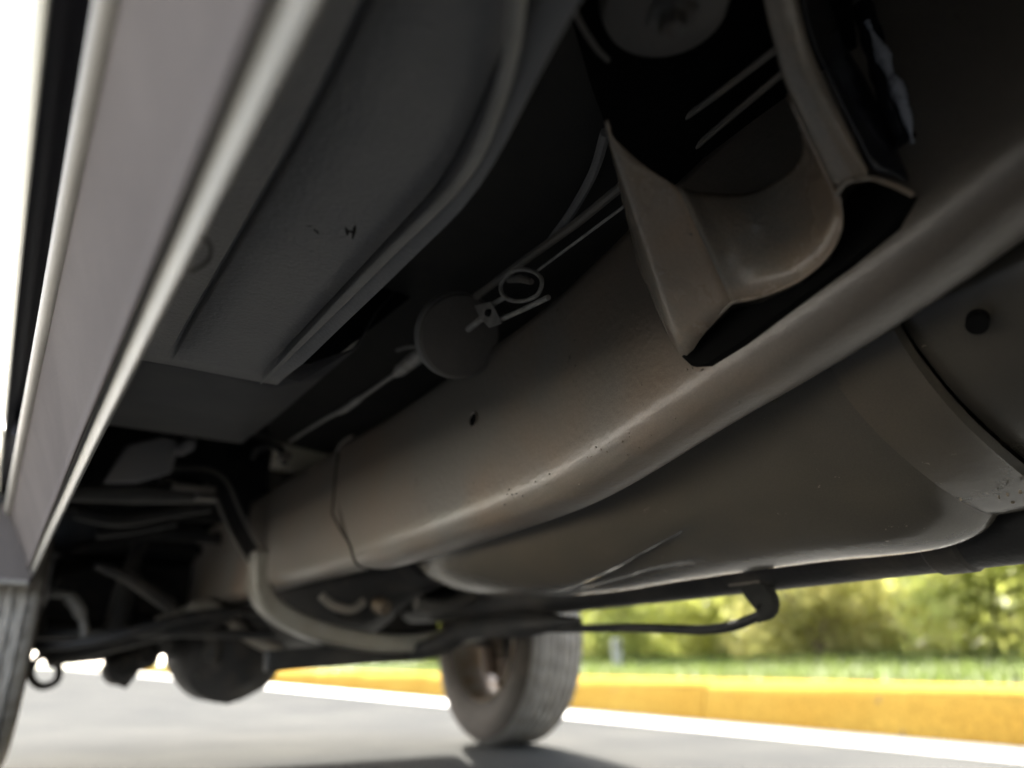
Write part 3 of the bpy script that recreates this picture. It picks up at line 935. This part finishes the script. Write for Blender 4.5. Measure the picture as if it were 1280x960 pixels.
b = MB(); b.tube([(0.5, 0.72, 0.756), (0.5, 0.639, 0.757), (0.5, 0.524, 0.759)], .0019, 7); b.obj('brake_cable', cable_steel, T)
b = MB(); b.tube(spl([(0.47, 1.959, 0.778), (0.47, 1.92, 0.79), (0.47, 1.818, 0.776), (0.47, 1.704, 0.74), (0.47, 1.667, 0.702)], 4), .008, 8); b.obj('cable_guide', dark_paint, T)
b = MB(); b.lathe(V(*(0.47, 1.678, 0.716)), (0, 1, 0), [(-.02, .012), (.02, .012)], 10); b.obj('cable_clamp', arm_paint, T)

# --- fuel tank ----------------------------------------------------------------------
TS = {   # station y: visible side from behind the rail, round the belly and up the far side
    .445: [(.655, .70), (.66, .60), (.685, .557), (.750, .511), (.830, .474), (.90, .453), (.955, .447), (.99, .48), (1.0, .56), (1.0, .70)],
    .475: [(.655, .70), (.66, .60), (.685, .558), (.745, .515), (.815, .470), (.885, .432), (.955, .424), (.995, .46), (1.0, .55), (1.0, .70)],
    .54: [(.655, .70), (.66, .60), (.685, .562), (.735, .525), (.795, .476), (.87, .423), (.945, .411), (.99, .44), (1.0, .55), (1.0, .70)],
    .70: [(.655, .70), (.66, .585), (.68, .548), (.72, .51), (.775, .462), (.86, .423), (.94, .413), (.985, .44), (1.0, .55), (1.0, .70)],
    .90: [(.655, .70), (.658, .56), (.672, .515), (.705, .470), (.765, .430), (.85, .412), (.93, .410), (.985, .44), (1.0, .55), (1.0, .70)],
    1.10: [(.655, .70), (.656, .54), (.666, .488), (.70, .440), (.765, .406), (.85, .398), (.93, .404), (.985, .44), (1.0, .55), (1.0, .70)],
    1.30: [(.655, .70), (.656, .54), (.668, .480), (.702, .440), (.765, .412), (.85, .404), (.93, .410), (.985, .45), (1.0, .55), (1.0, .70)],
    1.45: [(.66, .70), (.664, .55), (.682, .497), (.715, .460), (.77, .434), (.845, .428), (.92, .44), (.97, .48), (.985, .56), (.985, .70)],
    1.53: [(.69, .69), (.695, .58), (.71, .535), (.74, .505), (.785, .480), (.845, .476), (.905, .49), (.94, .53), (.95, .58), (.95, .69)],
    1.565: [(.76, .66), (.765, .61), (.775, .59), (.79, .57), (.82, .56), (.845, .558), (.87, .565), (.885, .58), (.89, .61), (.89, .66)],
}
sk = sorted(TS)
cols = [spl([(x, y, z) for y in sk for x, z in [TS[y][j]]], 6) for j in range(10)]
rows = []
for i in range(len(cols[0])):
    r_ = spl([c[i] for c in cols], 10)
    out = []
    for p in r_:
        d1 = p.x - (.775 + .13 * (p.y - .85))
        g1 = smooth01(0, .012, d1) * math.exp(-max(0, d1) / .035) * smooth01(.70, .86, p.y) * (1 - smooth01(1.10, 1.30, p.y))
        d2 = p.x - (.835 + .07 * (p.y - .9))
        g2 = smooth01(0, .012, d2) * math.exp(-max(0, d2) / .03) * smooth01(.80, .95, p.y) * (1 - smooth01(1.22, 1.38, p.y))
        if p.z < .52:
            p = p + V(0, 0, .024 * g1 + .018 * g2)
        k = .0016 * noise.noise(V(p.x * 11, p.y * 8, p.z * 11))
        out.append(p + V(k, 0, k))
    rows.append(out)
b = MB(); b.loft(rows)
tank = b.obj('fuel_tank', tank_plastic, T, angle=60)
CO = [(.655, .70), (.658, .61), (.681, .563), (.745, .512), (.832, .472), (.90, .4515), (.955, .446), (.995, .47), (1.005, .56), (1.005, .70)]


def collar(y, dn, ds=0):
    return [p + V(0, dn * 0, -dn) for p in spl([(x - dn * .5, y, z + ds) for x, z in CO], 5)]


b = MB(); b.grid([collar(.452, -.004), collar(.449, .0015), collar(.43, .002), collar(.40, .001, .001), collar(.372, .002, .002), collar(.367, .004, .003), collar(.364, -.006, .003)])
b.obj('tank_strap', tank_plastic, tank, angle=50)
b = MB(); b.loft([[p + V(.006, y - .30, .012 + k) for p in collar(.30, -.002)] for y, k in ((.366, 0.004), (.34, .000), (.2, -.004), (.0, .01), (-.25, .05), (-.30, .14))])
rt = b.obj('tank_rear_section', tank_plastic, tank, angle=50)
hq = V(*(0.681, 0.3, 0.566))
b = MB(); b.lathe(hq + V(-.001, 0, -.002), (-.7, -.2, -.6), [(-.012, .0095), (.004, .0095)], 18); b.obj('tank_hole', hole_black, tank)
# flaked lower edge of the strap
b = MB()
for i in range(6):
    x = random.uniform(.86, .96); yy = random.uniform(.37, .45)
    b.lathe((x, yy, .4475 + .06 * max(0, .9 - x)), (0, 0, 1), [(-.0008, .0005), (-.0002, random.uniform(.0008, .003)), (.003, .001)], 6)
tag(b.obj('paint_flake', flake_tan, tank), kind='stuff')

# --- exhaust pipe, hanger, crossmembers ------------------------------------------------
b = MB(); b.tube([(1.055, y, z) for y, z in ((-.9, .455), (-.3, .455), (.2, .45), (.6, .447), (1.0, .443), (1.35, .44), (1.8, .44), (2.2, .45))], .050, 24)
ex = b.obj('exhaust_pipe', dark_paint, T)
b = MB(); b.tube([(1.055, .53, .448), (1.055, .535, .448), (1.055, .575, .448), (1.055, .58, .448)], [.0505, .0545, .0545, .0505], 24); b.obj('pipe_band', dark_paint, ex)
b = MB(); b.box((1.02, .855, .405), (1.075, .925, .432)); b.obj('hanger_clamp', arm_paint, T, bevel=.004)
b = MB(); b.tube(spl([(1.045, .885, .41), (1.04, .868, .385), (1.04, .860, .368), (1.04, .885, .352)], 6), [.034, .034, .033, .032, .031, .030, .029, .028, .027, .026, .025, .023, .021, .019, .017, .015, .013, .010, .009], 12, flat=.6); b.obj('exhaust_hanger', rubber, T)
b = MB(); b.tube(spl([(1.04, .86, .362), (1.04, .93, .344), (1.04, 1.0, .3385), (1.04, 1.10, .344), (1.04, 1.216, .350), (1.04, 1.40, .355), (1.04, 1.6, .362)], 6), .0085, 10); b.obj('hanger_rod', dark_paint, T)
b = MB(); b.tube(spl([(.985, 2.10, .318), (1.01, 2.02, .322), (1.035, 1.93, .345), (1.04, 1.84, .372), (1.04, 1.6, .372), (1.04, 1.36, .368)], 6), [.026] * 8 + [.03] * 18 + [.026, .022, .018, .012, .008], 12); b.obj('support_bar', dark_paint, T)
b = MB(); b.tube(spl([(.60, 2.12, .29), (.80, 2.11, .305), (1.0, 2.10, .318)], 8), .026, 4, square=True, up=(0, 0, 1)); b.obj('lower_bar', dark_paint, T, bevel=.006)
# strap-like mount arm that reaches the rail and wraps beneath it
arm = [(0.267, 2.08, 0.742), (0.33, 2.08, 0.755), (0.393, 2.08, 0.759), (0.441, 2.08, 0.731), (0.483, 2.08, 0.659), (0.528, 2.08, 0.592), (0.58, 2.08, 0.533), (0.554, 2.08, 0.503), (0.5, 2.08, 0.552), (0.453, 2.08, 0.623), (0.421, 2.08, 0.682), (0.399, 2.08, 0.713), (0.351, 2.08, 0.722), (0.278, 2.08, 0.719)]
b = MB(); b.loft([[V(*q) for q in arm], [V(*q) + V(0, .03, 0) for q in arm]]); b.obj('mount_arm', dark_paint, T, bevel=.003)
b = MB(); b.tube(spl([V(*q) + V(0, -.004, 0) for q in arm[0:7]], 4), .0055, 8); b.obj('arm_bead', arm_paint, T)
b = MB(); b.tube(spl([V(*q) + V(0, -.004, 0) for q in arm[7:14]], 4), .0045, 8); b.obj('arm_bead', arm_paint, T)
path = spl([(.542, 2.07, .560), (.547, 2.07, .50), (.562, 2.07, .448), (.615, 2.07, .402), (.72, 2.07, .363), (.88, 2.07, .338), (1.05, 2.07, .345), (1.25, 2.07, .39), (1.4, 2.07, .46)], 6)
b = MB(); b.tube(path, .024, 4, flat=1.7, square=True, up=(.7, 0, .7)); b.obj('crossmember', cross_paint, T, bevel=.012, segs=3)
b = MB(); b.lathe((.345, 2.07, .700), (0, 0, 1), [(-.012, .03), (.0, .036), (.02, .036), (.03, .02)], 20); mb = b.obj('mount_cushion', rubber, T)
b = MB(); b.box((.30, 2.0, .688), (.40, 2.07, .702)); b.obj('mount_washer', arm_paint, T, bevel=.003)
# transmission and lines seen between the rail and the crossmember
b = MB(); b.loft([[(.84 + rx * math.cos(t * .3927) * 1, y, .58 + rz * math.sin(t * .3927)) for t in range(16)] for y, rx, rz in ((1.58, .07, .07), (1.62, .12, .12), (1.8, .14, .14), (2.0, .17, .18), (2.2, .22, .22), (2.25, .24, .24), (2.9, .25, .25), (3.0, .2, .2))])
b.obj('transmission', black_cast, T)
b = MB(); b.tube(spl([(0.642, 1.85, 0.438), (0.676, 1.85, 0.416), (0.721, 1.85, 0.408), (0.751, 1.85, 0.428)], 5), .011, 9); b.obj('cooler_line', arm_paint, T)
b = MB(); b.lathe(V(*(0.775, 1.8, 0.416)), (.3, -.8, -.2), [(-.02, .016), (0, .022), (.02, .018)], 12); b.obj('line_fitting', copper_dust, T)
b = MB(); b.tube(spl([(0.844, 1.75, 0.42), (0.932, 1.75, 0.418), (1.023, 1.75, 0.447), (1.12, 1.75, 0.437)], 5), .018, 9); b.obj('shift_linkage', arm_dark, T)

# --- front end -------------------------------------------------------------------------
b = MB(); b.loft([[(.665 + rx * math.cos(t * .2618), y, zc + rz * math.sin(t * .2618)) for t in range(24)] for y, rx, rz, zc in ((2.60, .05, .05, .36), (2.64, .12, .10, .335), (2.72, .165, .140, .315), (2.85, .175, .150, .313), (2.98, .16, .14, .32), (3.06, .09, .09, .34), (3.08, .03, .03, .35))])
for v in b.bm.verts:
    v.co += v.co.normalized() * 0 + V(.014 * noise.noise(v.co * 9), 0, .034 * noise.noise(v.co * 8 + V(3, 1, 2)))
dif = b.obj('front_differential', black_cast, T)
for i in range(10):
    a = i * .628
    b = MB(); b.lathe((.665 + .128 * math.cos(a), 2.70, .315 + .108 * math.sin(a)), (0, 1, 0), [(-.022, .009), (-.004, .010), (.006, .010)], 6); b.obj('cover_bolt', dark_paint, dif)
b = MB(); b.tube([(.12, 2.78, .385), (.40, 2.80, .37), (.55, 2.80, .36)], .032, 14); b.tube([(.80, 2.80, .36), (1.2, 2.80, .37), (1.56, 2.78, .385)], .032, 14); b.obj('axle_shaft', black_cast, T)
b = MB(); b.tube([(.36, 2.84, .40), (.50, 2.84, .37), (.60, 2.84, .335)], [.045, .065, .10], 14); b.obj('axle_housing', black_cast, T)
b = MB(); b.tube([(.76, 2.84, .33), (.88, 2.84, .355), (1.05, 2.84, .37)], [.105, .062, .045], 14); b.obj('axle_housing', black_cast, T)
b = MB(); b.loft([[(x, y, z + .012 * noise.noise(V(x * 14, y * 9, z * 11))) for x, z in ((.12, .31), (.22, .285), (.34, .30), (.46, .295), (.50, .36), (.48, .52), (.3, .60), (.14, .56), (.10, .42))] for y in (2.86, 2.92, 3.0)]); b.obj('front_crossmember', black_cast, T, bevel=.008)
b = MB(); b.tube(spl([(0.402, 2.6, 0.401), (0.464, 2.6, 0.426), (0.537, 2.6, 0.455), (0.598, 2.6, 0.426), (0.679, 2.6, 0.368), (0.77, 2.6, 0.328)], 4), [.018] * 6 + [.026] * 6 + [.022] * 9, 10, flat=1.4); b.obj('suspension_arm', arm_paint, T)
b = MB(); b.tube(spl([(0.547, 2.62, 0.413), (0.578, 2.62, 0.355), (0.571, 2.62, 0.296)], 4), .026, 9); b.obj('arm_pivot', dark_paint, T)
b = MB(); b.tube(spl([(.60, 2.55, .43), (.40, 2.60, .37), (.15, 2.72, .30)], 5), .026, 10); b.tube(spl([(.60, 2.98, .43), (.40, 2.90, .37), (.15, 2.74, .30)], 5), .026, 10); b.obj('lower_control_arm', black_cast, T)
b = MB(); b.tube(spl([(.55, 2.58, .66), (.35, 2.64, .66), (.16, 2.73, .62)], 5), .018, 10); b.tube(spl([(.55, 2.9, .66), (.35, 2.84, .66), (.16, 2.74, .62)], 5), .018, 10); b.obj('upper_control_arm', black_cast, T)
b = MB(); b.tube([(.30, 2.70, .36), (.32, 2.70, .55)], .034, 14); b.tube([(.32, 2.70, .55), (.345, 2.70, .80)], .022, 14); b.obj('shock_absorber', dark_paint, T)
b = MB(); b.tube([(.10, 2.60, .36), (.35, 2.52, .37), (.64, 2.50, .37), (1.05, 2.50, .37), (1.56, 2.60, .36)], .014, 10); b.obj('tie_rod', dark_paint, T)
b = MB(); b.tube(spl([(0.103, 2.45, 0.46), (0.141, 2.45, 0.456), (0.172, 2.45, 0.43), (0.195, 2.45, 0.389), (0.204, 2.45, 0.349)], 4), [.012] * 5 + [.018] * 6 + [.012] * 6, 9); b.obj('sway_link', arm_dark, T)
b = MB(); b.tube(spl([(-.02, 2.62, .34), (.15, 2.45, .33), (.30, 2.40, .36), (.50, 2.42, .42), (.84, 2.42, .44)], 6), .014, 10); b.obj('sway_bar', black_cast, T)
b = MB()
for (px, py, pr) in ((0, 0, .05), (1, 0, .045), (2, 0, .035)):
    q = ((0.347, 2.8, 0.273), (0.405, 2.8, 0.308), (0.275, 2.8, 0.326))[px]
    b.lathe(V(*q), (.2, -1, .1), [(-.04, pr * .6), (-.02, pr), (.03, pr), (.05, pr * .6)], 12)
b.obj('steering_gear', black_cast, T)
b = MB(); b.tube([(0.355, 2.8, 0.22), (0.371, 2.8, 0.261), (0.373, 2.8, 0.32)], [.02, .03, .04], 10); b.obj('ball_joint', black_cast, T)
b = MB(); b.tube(spl([(0.114, 2.95, 0.266), (0.128, 2.95, 0.304), (0.163, 2.95, 0.304), (0.191, 2.95, 0.271), (0.189, 2.95, 0.233), (0.157, 2.95, 0.219), (0.128, 2.95, 0.233)], 4, True), .012, 9, closed=True); b.obj('hose_loop', rubber, T)
b = MB(); b.grid([[(x, 2.73 + .52 * math.cos(R(a)), .42 + .50 * math.sin(R(a))) for x in (-.12, -.02, .1, .25, .40, .5)] for a in range(150, 9, -10)])
b.obj('wheel_liner', dark_paint, T, thick=.004)
b = MB(); b.box((.015, 1.66, .69), (.03, 2.34, 1.17)); b.obj('kick_panel', dark_paint, T)
b = MB(); b.box((1.65, 1.66, .69), (1.665, 2.34, 1.17)); b.obj('kick_panel', dark_paint, T)
b = MB(); b.box((-.10, 2.28, .66), (.6, 2.30, 1.16)); b.obj('cowl_panel', dark_paint, T)
b = MB(); b.grid([[(1.70 - x, 2.73 + .52 * math.cos(R(a)), .42 + .50 * math.sin(R(a))) for x in (-.02, .1, .25, .40, .5)] for a in range(150, 9, -10)])
b.obj('wheel_liner', dark_paint, T, thick=.004)
b = MB(); b.box((.12, 3.0, .345), (1.56, 3.36, .62)); b.obj('radiator_support', black_cast, T, bevel=.01)
b = MB(); b.box((.10, 2.98, .63), (1.58, 3.38, 1.0)); b.obj('radiator', black_cast, T, bevel=.01)
# grey liner plate, braces and hoses before the front wheel
b = MB(); b.loft([[(0.146, 2.0, 0.679), (0.181, 2.0, 0.777), (0.259, 2.0, 0.812), (0.301, 2.0, 0.806), (0.29, 2.0, 0.721), (0.216, 2.0, 0.688)], [(0.148, 2.03, 0.685), (0.184, 2.03, 0.785), (0.263, 2.03, 0.82), (0.305, 2.03, 0.814), (0.295, 2.03, 0.728), (0.22, 2.03, 0.694)]])
b.obj('liner_plate', liner, T, bevel=.006)
b = MB(); b.tube([(0.295, 1.98, 0.77), (0.317, 1.98, 0.793), (0.328, 1.98, 0.809)], [.012, .018, .008], 8); b.obj('liner_clip', liner, T)
b = MB(); b.tube([(0.081, 2.05, 0.658), (0.226, 2.05, 0.673), (0.416, 2.05, 0.684)], [.02, .026, .014], 10); b.obj('body_brace', arm_dark, T)
b = MB(); b.tube(spl([(0.109, 2.1, 0.624), (0.206, 2.1, 0.614), (0.311, 2.1, 0.645), (0.409, 2.1, 0.671)], 4), .018, 10); b.obj('heater_hose', dark_paint, T)
b = MB(); b.tube(spl([(0.164, 2.15, 0.582), (0.251, 2.15, 0.602), (0.341, 2.15, 0.631)], 4), .012, 10); b.obj('fuel_hose', dark_paint, T)
b = MB(); b.tube([(0.358, 2.02, 0.677), (0.402, 2.02, 0.678)], .012, 8); b.obj('mount_bolt', steel, T)
b = MB(); b.tube([(0.188, 2.3, 0.526), (0.268, 2.3, 0.498), (0.404, 2.4, 0.432)], [.012, .016, .02], 8); b.obj('torsion_stay', dark_paint, T)

# --- wheels --------------------------------------------------------------------------


def make_wheel(c, side):
    """side +1: the outer face looks to +x"""
    W = empty('wheel', c)
    W.parent = T
    W.location = Vector(c) - WLOC[T]
    c = Vector(c)
    N = 120
    wall = [(-.098, .222), (-.106, .235), (-.113, .250), (-.1135, .256), (-.118, .270), (-.121, .300), (-.120, .330), (-.1165, .348), (-.112, .358)]
    tr = [(-.112, .358, 1), (-.104, .3685, 1), (-.092, .3745, 1), (-.086, .3755, 1)]
    gx = (-.083, -.055, -.028, 0, .028, .055, .083)
    for gi, g in enumerate(gx):
        top = .3795 - .0006 * abs(gi - 3)
        tr += [(g - .0032, top, 0), (g - .002, top - .010, 0), (g + .002, top - .010, 0), (g + .0032, top, 0)]
        if gi < 6:
            tr += [(g + .008, top, 2 + gi % 2), (g + .020, top, 2 + gi % 2)]
    tr += [(.086, .3755, 1), (.092, .3745, 1), (.104, .3685, 1), (.112, .358, 1)]

    def ring_(x, r, blk):
        out = []
        for k in range(N):
            rr = r
            if blk == 1 and k % 3 == 0: rr -= .007
            if blk > 1 and (k + blk) % 4 == 0: rr -= .005
            a = 2 * math.pi * (k + (.5 if x > 0 else 0) + x * 9) / N
            out.append((c.x + x, c.y + rr * math.cos(a), c.z + rr * math.sin(a)))
        return out
    b = MB()
    b.grid([ring_(x, r, 0) for x, r in wall], cu=True)
    b.grid([ring_(-x, r, 0) for x, r in wall], cu=True)
    b.obj('tyre', tyre_rubber, W, angle=40)
    b = MB(); b.grid([ring_(*t) for t in tr], cu=True); b.obj('tread', tread_dust, W, angle=40)
    s = side
    b = MB()
    b.lathe(c, (s, 0, 0), [(-.112, .222), (-.108, .228), (-.098, .216), (-.075, .205), (-.02, .198), (.05, .200), (.085, .212), (.100, .222), (.104, .220), (.09, .208), (.055, .194), (-.02, .192), (-.075, .199), (-.098, .210)], 48, caps=False)
    for k in range(6):                              # spokes near the outer face
        a = k * math.pi / 3
        u = V(0, math.cos(a), math.sin(a)); t = V(0, -math.sin(a), math.cos(a))
        b.loft([[c + V(s * (x + .0), 0, 0) + u * r + t * q for x, q in ((.045, -wd), (.075, -wd), (.075, wd), (.045, wd))] for r, wd in ((.05, .045), (.12, .032), (.198, .042))])
    b.lathe(c, (s, 0, 0), [(.035, .03), (.035, .07), (.082, .07), (.09, .045), (.09, .001)], 24)
    b.obj('rim', alloy, W, angle=40)
    b = MB(); b.lathe(c, (s, 0, 0), [(-.015, .05), (-.015, .15), (-.003, .15), (-.003, .148), (.003, .148), (.003, .15), (.015, .15), (.015, .05)], 40); b.obj('brake_disc', rust_iron, W)
    b = MB(); b.loft([[(c.x + s * x, c.y - .16 + .0 * x, c.z + z) for x, z in ((-.06, -.07), (.03, -.07), (.03, .09), (-.06, .09))], [(c.x + s * x, c.y - .08, c.z + z) for x, z in ((-.06, -.09), (.03, -.09), (.03, .11), (-.06, .11))]]); b.obj('caliper', black_cast, W, bevel=.01)
    b = MB(); b.lathe(c, (s, 0, 0), [(-.10, .03), (-.09, .05), (-.05, .06), (-.016, .065)], 20); b.obj('hub', alloy, W)
    b = MB(); b.tube(spl([c + V(-s * .08, 0, .12), c + V(-s * .095, -.02, 0), c + V(-s * .08, -.03, -.13)], 4), .03, 10); b.obj('steering_knuckle', rust_iron, W)
    return W


make_wheel((1.715, 2.73, .378), 1)
make_wheel((-.030, 2.73, .378), -1)
make_wheel((1.715, -.90, .378), 1)
make_wheel((-.030, -.90, .378), -1)
b = MB(); b.tube([(.06, -.9, .378), (.6, -.9, .378), (1.62, -.9, .378)], .045, 16); b.lathe((.84, -.9, .378), (0, 1, 0), [(-.15, .05), (-.1, .13), (.0, .15), (.1, .12), (.18, .05)], 20); b.obj('rear_axle', black_cast, T)
